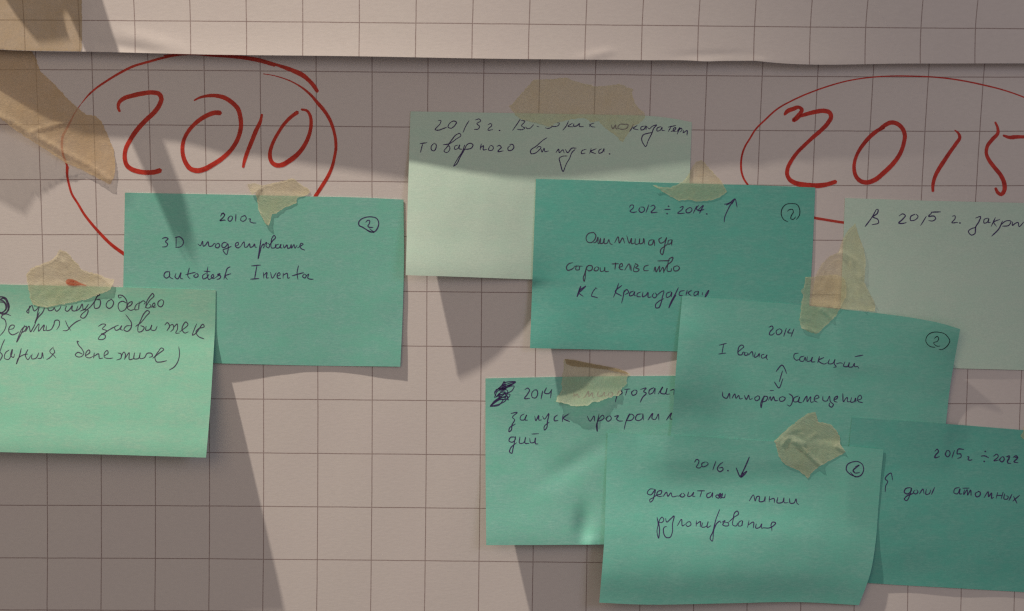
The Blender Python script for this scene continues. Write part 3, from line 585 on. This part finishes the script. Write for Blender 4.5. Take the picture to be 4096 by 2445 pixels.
hand(n12, 'second line', [('G', '657,1018 620,1030 600,1060 610,1087 640,1082 672,1060|668,1052 717,1048|690,1045 685,1082 715,1082 720,1052 745,1050|785,1050 765,1120 752,1160 760,1188 770,1150 775,1090 800,1045 832,1050 830,1082 800,1092 785,1080|862,1058 850,1087 875,1092 892,1065 870,1055|905,1060 910,1097 940,1090 947,1060 950,1097 982,1097|1008,1030 1072,1028|1045,1018 1038,1082|1070,1062 1107,1045 1100,1025 1085,1035 1085,1077 1112,1082|1125,1087 1167,1030 1177,1087|1182,1038 1187,1092|1222,1030 1210,1097 1245,1097 1257,1080 1225,1065 1247,1045 1220,1025|1342,1040 1305,1055 1300,1087 1342,1090|1390,1097 1402,1058 1410,1102 1442,1050 1442,1102 1472,1060 1480,1112|1423,1003 1532,1000|1480,1102 1512,1040 1555,1000 1562,970 1535,980 1515,1040 1515,1097 1547,1092 1550,1070|1602,1045 1570,1060 1575,1092 1605,1090 1622,1065 1600,1045')], M_PENG)
hand(n12, 'third line beginning with bold initials', [('G', '727,1230 710,1280 693,1327|732,1232 714,1285 697,1327|774,1228 710,1288 752,1324|776,1232 716,1288|864,1248 835,1290 828,1322 850,1327 884,1337|860,1245 877,1252|1072,1205 1050,1270 1025,1332|1102,1222 1042,1282 1100,1320|1122,1268 1110,1340 1098,1384|1112,1295 1147,1262 1162,1285 1130,1307|1207,1275 1175,1290 1170,1317 1200,1312 1217,1280 1215,1317 1228,1315|1272,1283 1240,1300 1238,1322 1272,1327|1292,1283 1288,1327 1320,1312 1337,1288 1340,1332 1367,1327|1392,1293 1375,1320 1395,1337 1417,1315 1402,1290|1420,1312 1452,1285 1477,1273 1467,1330 1455,1382 1430,1427 1410,1427 1405,1400 1432,1370 1482,1343|1542,1280 1505,1300 1505,1332 1535,1322 1552,1285 1547,1327|1612,1243 1580,1310 1547,1370 1523,1427|1528,1427 1555,1370 1590,1310|1667,1270 1625,1282 1620,1312 1652,1314|1692,1268 1680,1312|1732,1268 1700,1292 1727,1317|1787,1275 1755,1290 1755,1317 1785,1302 1792,1278 1790,1317|1832,1288 1825,1314|1850,1335 1875,1300 1887,1268 1862,1300 1850,1332')])
hand(np_, 'line beginning with a capital and 2015', [('H', '1152,535 1110,610 1048,694|1152,537 1164,538 1160,572 1120,605 1165,630 1172,655 1110,677|1355,597 1392,578 1412,592 1390,625 1353,660 1410,660 1422,655|1502,580 1460,605 1460,637 1490,637 1527,600 1510,580|1602,600 1575,645 1550,684|1732,560 1645,563|1652,568 1623,600 1675,600 1687,620 1660,642 1623,638|1835,600 1862,596 1862,620 1833,657 1887,655|1906,660|2045,617 2092,603 2077,650 2050,692 2037,760 2010,770 1983,735 2010,712 2052,700|2162,615 2125,630 2125,662 2155,652 2167,620 2165,657 2182,655|2227,610 2188,692|2267,628 2213,655 2237,692|2292,640 2260,710 2193,780|2270,682 2332,640 2367,645 2350,680 2290,690|2382,650 2380,682 2410,662 2430,655 2440,692 2485,650')], None, 4.6)
hand(ni, 'dark scribbled out mark', [('J', '480,410 540,400 592,400 520,450 440,475 500,455 580,443 560,480 480,510 415,530 402,500 460,445 482,408|400,545 430,485 520,482 500,540 430,522 500,512 542,515 520,552 450,562 362,624 420,560 482,540|365,622 400,582 480,560 440,612 372,622 500,572 522,535 430,562 380,610|440,522 470,490 502,512 490,560 450,552 442,502|412,472 500,430 490,400 470,470 560,422 430,470|405,500 450,450 520,420 585,402 530,440 450,490|478,425 505,465 475,480 490,420 440,462 540,430|430,550 480,520 500,495 455,500 410,545'), ('J', '524,562')], None, 3.6)
hand(ni, 'line beginning 2014', [('J', '675,472 702,458 717,472 700,512 673,552 722,550|762,475 740,500 745,542 770,547 792,510 782,475 760,475|837,483 822,558|872,453 855,502 890,507 922,468|917,473 908,548|1120,500 1122,532 1150,512 1162,542 1182,530|1200,550 1215,540 1252,488 1255,532 1287,500 1292,542 1310,538|1340,490 1335,530 1375,525 1395,495 1398,530 1420,525|1440,495 1430,525 1460,530 1470,505 1450,495|1522,488 1505,540 1493,584|1510,512 1542,480 1557,500 1530,522|1575,470 1627,465|1602,468 1585,522|1662,475 1640,500 1650,522 1680,512 1687,480 1665,475|1720,470 1772,458 1750,490 1772,502 1740,542 1718,587|1842,453 1800,480 1800,512 1830,502 1852,458 1850,512|1880,512 1922,448 1902,500 1942,510 1962,458 1955,512 1987,510|1990,480 2022,470 2022,517')])
hand(ni, 'second line', [('J', '550,687 607,678 565,725 582,740 560,790 550,842 533,852 535,825 592,780|672,690 640,710 635,742 665,747 692,700 680,747 702,747|765,710 775,752 802,705 805,747 827,745|835,710 850,737 892,688 880,760 870,822 853,837 850,810 897,765|972,700 945,720 943,752 977,750|1022,693 1015,762|1077,688 1025,730 1082,762|1240,710 1265,757 1302,710 1305,757|1347,690 1330,780 1330,847 1323,800 1350,730 1382,703 1392,725 1365,750 1330,757|1432,710 1410,735 1425,757 1457,735 1447,710 1425,712|1485,715 1522,708 1505,735 1520,752 1562,755|1622,688 1590,760 1573,832|1590,760 1640,693 1662,710 1640,747 1600,752|1732,690 1690,700 1678,742 1700,752 1737,730 1742,690 1747,747|1788,747 1832,688 1827,735 1850,742 1882,693 1887,747|1955,747 2002,683 1990,737 2020,735')])
hand(ni, 'third line', [('J', '592,900 545,905 533,935 560,947 590,920 592,900 570,1000 555,1047 538,1035 545,1005 602,950|632,898 630,957 665,952 682,903 680,957 715,957|720,910 730,952 760,947 772,908 775,962 797,962|738,873 802,870')])

nw = note([(2729, 1183), (2960, 1201), (3206, 1221), (3375, 1238.5), (3500, 1252), (3692, 1279), (3764, 1294), (3841, 1317)], [(3841, 1317), (3814, 1464), (3802, 1536), (3784, 1690), (3765, 1850)],
          [(2666, 1845), (3200, 1850), (3765, 1858)], [(2729, 1183), (2705, 1460), (2682, 1743), (2666, 1845)],
          [[2.8, 1.2, 1.0, 1.2, 5.0, 12.5], [6.0, 2.4, 1.6, 1.6, 3.8, 7.0], [7.0, 3.4, 2.2, 2.0, 2.8, 4.0], [4.6, 2.8, 2.6, 2.2, 2.4, 3], [5, 3, 2.4, 2.0, 1.8, 2]],
          M_TEALC, 'teal note headed 2014 with a double headed arrow', GT, seed=17)  # lighter paper tone stands in for light caught by the lifted left corner
nr = note([(3407, 1670), (3784, 1696), (4096, 1721), (4535, 1752)], [(4535, 1752), (4530, 2050), (4520, 2390)],
          [(3388, 2326), (3465, 2332), (3845, 2355), (4096, 2370), (4520, 2392)], [(3407, 1670), (3397, 1785), (3390, 2050), (3388, 2326)],
          [[2.0, .8, .5, .5], [3.4, 2.2, 1.8, 1.8], [4.0, 3.4, 3.2, 3.2], [3.8, 3.4, 3.0, 2.8], [2.4, 2.0, 1.4, 1.2]],
          M_TEALB, 'dark teal note in the lower right corner headed 2015 to 2022', GT, seed=18)
n16 = note([(2431, 1732), (2679, 1743), (3095, 1766), (3399, 1786), (3535, 1798)], [(3535, 1798), (3527, 1871), (3514, 2026), (3501, 2181), (3483, 2287), (3436, 2421)],
           [(2397, 2411), (2543, 2418), (2900, 2414), (3200, 2409), (3436, 2421)], [(2431, 1732), (2425, 1900), (2416, 2175), (2405, 2317), (2397, 2411)],
           [[2.8, 1.4, 1.0, .9, 1.0], [5.4, 3.2, 2.2, 1.8, 1.6], [9.6, 7.0, 5.4, 4.0, 2.8], [14.8, 12.6, 10.4, 7.6, 4.8], [18.2, 15.8, 13.0, 9.2, 5.6], [17.8, 15.0, 12.0, 8.4, 5.0]],
           M_TEALC, 'large unobstructed teal note headed 2016 with a downward arrow at bottom', GT, seed=19, under_r=60)
hand(nw, '2014', [('K', '1073,360 1105,350 1112,365 1085,400 1080,427 1100,430 1127,410|1167,373 1140,395 1150,427 1180,417 1192,390 1170,372|1232,368 1208,443|1267,373 1245,407 1290,412|1302,372 1273,447')])
hand(nw, 'first line with a Roman one', [('K', '623,522 692,505|665,512 650,597|618,602 688,592|790,587 822,560 847,533 830,520 810,530 795,570 800,607 830,607 842,585 862,588|862,588 850,605 870,614 887,600 872,588|890,612 922,580 932,627|952,588 945,632 970,622 987,598 985,632|1032,603 1005,615 1010,637 1040,632 1057,608 1050,632 1062,654|1342,593 1305,602 1303,642 1320,657 1352,650|1392,620 1355,635 1355,662 1385,667 1402,630 1407,667|1422,625 1420,667 1450,662 1467,630 1460,672 1492,672|1532,623 1515,682|1572,633 1523,660 1577,692 1602,680|1622,650 1610,687 1650,687 1672,650 1665,692 1682,717 1658,722|1682,692 1725,682 1742,688|1762,670 1750,712 1785,714 1802,680 1795,717 1830,717 1847,685 1850,717 1875,714 1887,732|1850,626 1927,611')])
ink(nw, 'arrow', [('K', '1138,760 1197,703 1218,735 1234,780|1197,753 1168,853|1202,823 1160,907 1140,880 1123,853')], M_PEN, 4)
hand(nw, 'second line', [('K', '655,943 660,987 690,1002 717,958 722,1007|740,1002 767,963 777,1002 802,975 812,1007 837,1002|852,975 870,1012 892,973 902,1012 927,1002|972,980 945,1002 955,1022 985,1012 987,985 970,978|1032,978 1000,1060 1003,1087 1015,1040 1042,983 1062,990 1050,1022 1010,1037|1070,1022 1087,988 1095,1022 1117,988 1130,1022 1157,1022|1083,932 1117,931|1197,985 1170,1002 1175,1027 1210,1022 1222,1000 1195,985|1255,960 1287,985 1287,1030 1260,1072 1238,1060|1342,980 1300,1002 1300,1032 1330,1032 1352,990 1345,1037 1372,1042|1380,1037 1417,983 1420,1032 1452,988 1455,1037 1482,1032|1485,1012 1527,990 1510,973 1490,990 1485,1022 1512,1037|1562,983 1565,1022 1595,1027 1622,983 1630,1032 1657,1060 1640,1082 1618,1065 1625,1043|1660,1017 1692,1000 1695,983 1670,995 1665,1027 1692,1037|1742,958 1750,1032 1770,1002 1782,993 1785,1032 1812,1032|1822,993 1815,1037 1845,1032 1857,1000 1860,1037|1870,1022 1912,1000 1900,973 1880,990 1880,1027 1922,1042')])
ink(nw, 'circled_number', [('N', '1002,790 930,780 880,745 848,690 855,630 900,570 970,540 1070,540 1160,565 1215,620 1247,680 1225,740 1170,800 1110,828 1062,825|988,642 1040,610 1060,640 1040,690 978,715 1000,750 1040,772 1082,768')], M_PENF, 3.2)
hand(n16, '2016', [('M', '853,292 875,266 892,275 885,310 870,335 895,344 922,325|952,288 920,305 925,332 955,327 977,305 960,288|1047,283 1018,363|1112,290 1075,320 1060,355 1080,377 1112,355 1107,340 1073,345|1156,368')])
ink(n16, 'arrow', [('M', '1350,243 1318,320 1273,415|1230,343 1275,427 1327,373 1268,412|1285,380 1275,425 1300,395')], M_PEN, 4.6)
ink(n16, 'circled_number', [('M', '2330,427 2260,400 2226,360 2235,315 2280,290 2330,286 2372,315 2382,360 2357,410 2310,424 2262,383|2308,332 2342,318 2310,345 2285,370 2300,387 2347,385|2312,334 2290,365 2302,384')], M_PEN, 4.2)
hand(n16, 'first line', [('M', '492,535 450,535 428,575 455,587 490,550 497,540 490,592 470,642 455,652 448,635 480,612 510,590 552,575 557,550 525,555 515,592 535,602 565,597|570,602 602,563 612,600 642,568 652,602 702,595|742,572 722,595 745,607 767,590 750,570|702,600 730,592|800,560 795,602 820,597 847,563 840,602 860,600|878,550 947,550|920,553 903,607|1002,563 965,585 970,612 1000,602 1017,568 1015,612|1062,580 1045,600 1070,617 1087,573 1070,592 1092,617 1107,573 1090,602 1122,612 1132,578|1050,590 1110,590|1348,642 1387,588 1402,642 1422,600 1437,600 1440,647 1480,642 1492,603 1490,652|1532,598 1528,652|1530,632 1572,620 1577,657|1607,610 1600,657 1650,652 1662,613 1665,657 1702,657|1712,618 1720,662 1752,660 1772,623 1780,662 1797,677')])
hand(n16, 'second line', [('M', '515,788 525,850 515,920 528,977 538,900 535,820 562,788 577,815 555,837 530,832|592,798 602,832 640,802 667,778 655,850 652,930 630,972 600,972 573,920 580,880 602,870|698,867 737,808 747,867 767,855|797,830 775,852 790,872 822,855 812,830 790,832|872,818 868,872|870,852 907,828 905,877|927,838 920,877 960,872 977,828 970,882 1002,865|1082,718 1050,800 1020,920 998,990 1008,1002 1030,900 1062,838 1082,825 1092,842|1100,835 1130,820 1110,858 1130,868 1162,862 1155,838 1130,838|1160,835 1210,790 1252,755 1240,733 1220,745 1205,800 1203,862 1232,867 1242,840|1282,818 1255,835 1250,867 1275,867 1287,820 1285,865|1347,818 1333,882|1335,862 1387,833 1385,887|1412,848 1408,887 1440,882 1462,848 1460,887 1480,885 1520,887 1562,870 1587,840 1560,833 1545,860 1552,892 1553,912')])
hand(nr, '2015 to 2022', [('L', '1678,352 1702,333 1712,350 1685,387 1678,407 1722,400|1787,345 1775,382 1795,402 1817,375 1805,345 1785,345|1857,343 1833,412|1942,335 1890,333 1883,375 1912,375 1917,400 1883,417|1970,400 1987,400 1980,427 2000,432 2017,427|2096,395 2130,393 2167,412|2135,352|2126,442|2208,397 2242,378 2252,395 2213,437 2257,430|2282,403 2265,430 2285,447 2307,425 2295,400 2280,405|2323,402 2352,393 2350,415 2335,440 2340,457 2367,460|2335,400 2350,410 2338,445|2385,407 2417,393 2427,405 2395,447 2432,455|2390,402 2432,410')], None, 4.6)
ink(nr, 'arrow', [('L', '1230,720 1235,665 1252,620 1232,605 1282,548 1298,614')], M_PEN, 3.8)
hand(nr, 'first line', [('L', '1462,678 1415,690 1403,722 1430,737 1467,700 1467,685 1452,750 1420,797 1403,785 1415,765 1462,740 1492,728|1502,700 1485,720 1505,737 1527,720 1515,698|1540,737 1572,693 1582,737|1602,693 1600,742 1630,732 1642,700|1677,678 1648,742|1902,678 1860,690 1853,727 1880,737 1907,690 1905,737 1927,735|1947,698 1940,742 1972,698 1975,747 2002,703 2007,752|1930,685 1992,684|2077,713 2045,735 2055,762 2085,752 2087,720 2070,712|2123,772 2162,718 2165,762 2192,728 2195,777 2212,765|2247,723 2233,777|2240,750 2292,750|2297,718 2278,782|2312,733 2305,782 2335,782 2342,760 2320,753|2377,738 2348,797|2390,758 2422,822|2447,748 2383,802')], None, 4.4)

# ------------------------------------------------------------------ the other tapes
tape('tan tape at the top left corner lying on the overhanging sheet', 'Z', '-420,-300 318,-300 322,-120 326,0 328,90 327,190 322,206 230,204 120,202 60,200 -60,196 -420,188', M_TAPEA, torn=.8, seed=2, wav=.05)
tape('wide ragged tape over the top edge of the pale 2013 note', 'T', '345,165 600,160 760,140 870,125 1000,175 1130,215 1400,275 1600,262 1750,232 1830,250 2000,325 1985,400 2030,560 2090,630 2190,720 2190,800 2110,880 1990,940 1940,1010 1890,1100 1830,1200 1790,1180 1720,1090 1600,1010 1500,930 1440,850 1300,870 1220,810 1120,800 960,820 780,860 700,890 640,930 590,940 480,900 330,865 230,835 130,810 40,730 -60,600 -10,575 150,390',
     M_TAPE, torn=1.4, seed=3, creases=[('T', '60,720 200,790 400,870 620,930', .9, 9), ('T', '1780,245 1880,300 1960,340', .4, 7)], wav=.05, smooth_sides=(35,))
tape('white haired tape holding the 2010 note, its left corner folded', 'F', '50,395 105,325 200,300 300,280 370,258 400,262 425,285 470,320 530,355 545,385 520,405 480,420 430,432 420,480 350,510 300,530 265,555 240,575 200,580 190,620 170,685 140,665 110,610 75,540 70,480 60,430',
     M_TAPE2, torn=1.2, seed=4, creases=[('F', '90,560 130,610 170,670', .5, 5)], lift=ramp(1060, 800, 1070, 905, .9), wav=.08)
tape('pink tinted small tape corner folded back left of the haired tape', 'E', '2235,310 2300,300 2370,322 2330,365 2285,405 2262,375', M_TAPE2, torn=.8, seed=5, gap=.5, lift=ramp(1045, 745, 995, 740, 1.2))
o = tape('hairy tape piece with a red smear at the top of the left note', 'E', '540,900 600,920 660,990 710,1040 730,1075 800,1105 880,1120 960,1160 1030,1172 1020,1215 995,1265 940,1290 880,1310 800,1345 720,1365 640,1382 560,1395 500,1405 430,1425 370,1415 300,1400 270,1340 258,1250 242,1170 240,1120 290,1065 380,1030 460,1000 500,965',
     M_TAPE2, torn=1.5, seed=6, creases=[('E', '510,975 560,1010 600,1040', .5, 6)], lift=ramp(350, 1130, 440, 1170, 1.2), wav=.10)
class _P: pass
rp = _P(); rp.obj = o; rp.c = np.array(o.location)
EN = envelope(5); rp.height = lambda x, y: hm_get(EN, x, y) + .12
ink(rp, 'marker_smudge', [('E', '600,1180 680,1195 740,1215 780,1225|595,1190 640,1210 720,1220|610,1172 700,1190|600,1205 690,1222')], M_REDT, 8, widths=[4, 9, 9, 6, 2])
tape('small bow shaped tape on the top edge of the 2012 note', 'G', '1800,100 1830,98 1880,150 1940,220 2000,280 2030,340 2052,378 2020,405 1980,432 1900,458 1820,465 1750,460 1700,450 1620,460 1560,430 1480,385 1430,350 1378,318 1400,318 1450,335 1540,340 1600,315 1650,290 1690,240 1730,180 1770,110',
     M_TAPE, torn=1.4, seed=7, lift=ramp(2680, 745, 2612, 742, .9), creases=[('G', '1395,325 1450,350', .5, 5)])
tape('tape with a brown upper fold at the top of the lower middle 2014 note', 'V', '740,260 850,270 1000,300 1200,340 1400,375 1700,440 1850,490 1960,545 1900,590 1885,650 1890,720 1830,780 1780,830 1790,880 1740,945 1650,945 1580,980 1470,1010 1340,1065 1250,1060 1180,1120 1080,1130 950,1140 870,1130 800,1100 700,1075 570,1050 590,960 650,900 690,830 680,700 700,600 720,400 715,300',
     M_TAPE3, torn=1.4, seed=8, creases=[('V', '740,300 1000,350 1400,420 1850,510', .35, 7)], lift=lambda x, y: 2.6 * np.clip((y - 1552) / 60, 0, 1.2) ** 1.5, wav=.09)
fold_ = tape('brown doubled strip of tape', 'V', '735,262 900,278 1200,340 1500,395 1750,450 1880,500 1940,545 1800,515 1500,455 1200,418 900,395 780,360', M_TAPE4, torn=.8, seed=9, name='folded_edge', parent=bpy.data.objects[[q.name for q in C.objects if q.get('label', '').startswith('tape with a brown')][0]], gap=.12)
EC = [('R', '790,490 850,505 920,550 985,600 1020,680 1035,760', 1.5, 9), ('R', '905,600 930,690 1000,800 1080,900 1180,1060', 1.2, 8), ('R', '500,740 580,600 700,500 790,480', .7, 9), ('R', '985,900 1010,1040 1070,1160', .7, 6), ('R', '1030,420 1070,560 1070,760', .7, 8)]
def under_wave():
    """built before the 2014 note reaches it: its lower end lies between the sheet and that note"""
    pts = 'R', '955,130 985,250 1020,350 1060,440 1078,560 1072,700 1060,830 1110,930 1160,1020 1185,1080 1190,1175 1040,1162 900,1152 760,1140 600,1118 430,1100 440,1000 470,820 500,720 560,610 640,530 760,470 800,330 870,210'
    tape('long crumpled tape with twisted folds between the 2012 and pale 2015 notes', pts[0], pts[1], M_TAPE, torn=1.0, seed=10, creases=EC, wav=.12, step=7)
under_wave()
o = tape('layered tape piece over the top edge of the middle 2014 note, its bottom end curled', 'R', '360,768 450,765 640,745 740,738 800,765 838,810 850,900 845,1000 800,1080 765,1160 730,1220 680,1275 620,1330 555,1390 520,1430 490,1440 400,1415 318,1378 298,1310 285,1280 300,1220 305,1130 322,1040 335,975 312,950 315,915 345,890 355,820',
     M_TAPE, torn=1.4, seed=11, creases=[('R', '540,1150 600,1190 685,1268', .9, 6), ('R', '300,1258 420,1270', .4, 5), ('R', '330,1378 400,1395 490,1425', .8, 7), ('R', '540,920 600,1010 650,1090', .5, 9)], wav=.10, step=7)
tape('crumpled four cornered tape with a long pinched fold on the 2016 note', 'L', '600,-5 625,85 680,95 740,110 790,160 820,220 825,290 875,355 850,375 780,410 700,455 630,490 570,545 530,600 505,565 440,520 350,485 300,445 270,400 255,340 240,280 225,262 300,190 380,120 460,60 530,10',
     M_TAPE2, torn=1.2, seed=12, creases=[('L', '310,290 340,245 395,232 440,260 500,285', .9, 7), ('L', '400,262 460,295 520,360 580,420 650,480', 1.25, 6), ('L', '790,310 830,330 875,355', .9, 6), ('L', '480,200 520,240 560,230 600,200', .4, 9), ('L', '310,235 380,170 460,150', .35, 10)], wav=.08, step=6)
tape('tiny tape tip poking in at the right edge', 'L', '2485,130 2472,190 2455,215 2485,245 2600,300 2680,120 2560,60', M_TAPE, torn=1.4, seed=13)

def shade_strip(pts, w0, w1, h0, h1, label):
    """unseen strip added above the frame, standing off the sheet to cast shade below"""
    n, m = 40, 7; V = []
    ax = spline1(pts, n)
    d = np.gradient(ax, axis=0); d /= np.hypot(*d.T)[:, None]; nr = np.stack([-d[:, 1], d[:, 0]], 1)
    for i in range(n):
        t = i / (n - 1); wd = (w0 + (w1 - w0) * t) * min(1, (1 - t) * 6 + .25); h = h0 + (h1 - h0) * min(1, t * 1.5) ** 1.2
        for k in range(m):
            q = k / (m - 1) - .5; p = ax[i] + nr[i] * wd * q
            V.append(tuple(at(p[0], p[1], h + 3.5 * q * q * 4 + .8 * math.sin(9 * t))[0]))
    V = np.array(V); c = V.mean(0)
    me = bpy.data.meshes.new('masking_tape')
    me.from_pydata((V - c).tolist(), [], [(i * m + k, (i + 1) * m + k, (i + 1) * m + k + 1, i * m + k + 1) for i in range(n - 1) for k in range(m - 1)])
    me.polygons.foreach_set('use_smooth', [True] * ((n - 1) * (m - 1)))
    tag(link('masking_tape', me, M_STRIP, loc=tuple(c)), label, 'masking tape', 'torn pieces of masking tape')  # filed with the tapes, but added only to block the spot
shade_strip([(0, -800), (45, -600), (80, -440), (118, -290), (158, -150)], 215, 48, 16, 39, 'long unseen strip of tape added above the frame to cast the dark streak')
shade_strip([(-300, -900), (-190, -700), (-60, -500), (60, -345)], 330, 260, 16, 26, 'broad unseen tape flap added above the frame to shade the top left corner')

print('INK/HM ok', float(HM.max()))
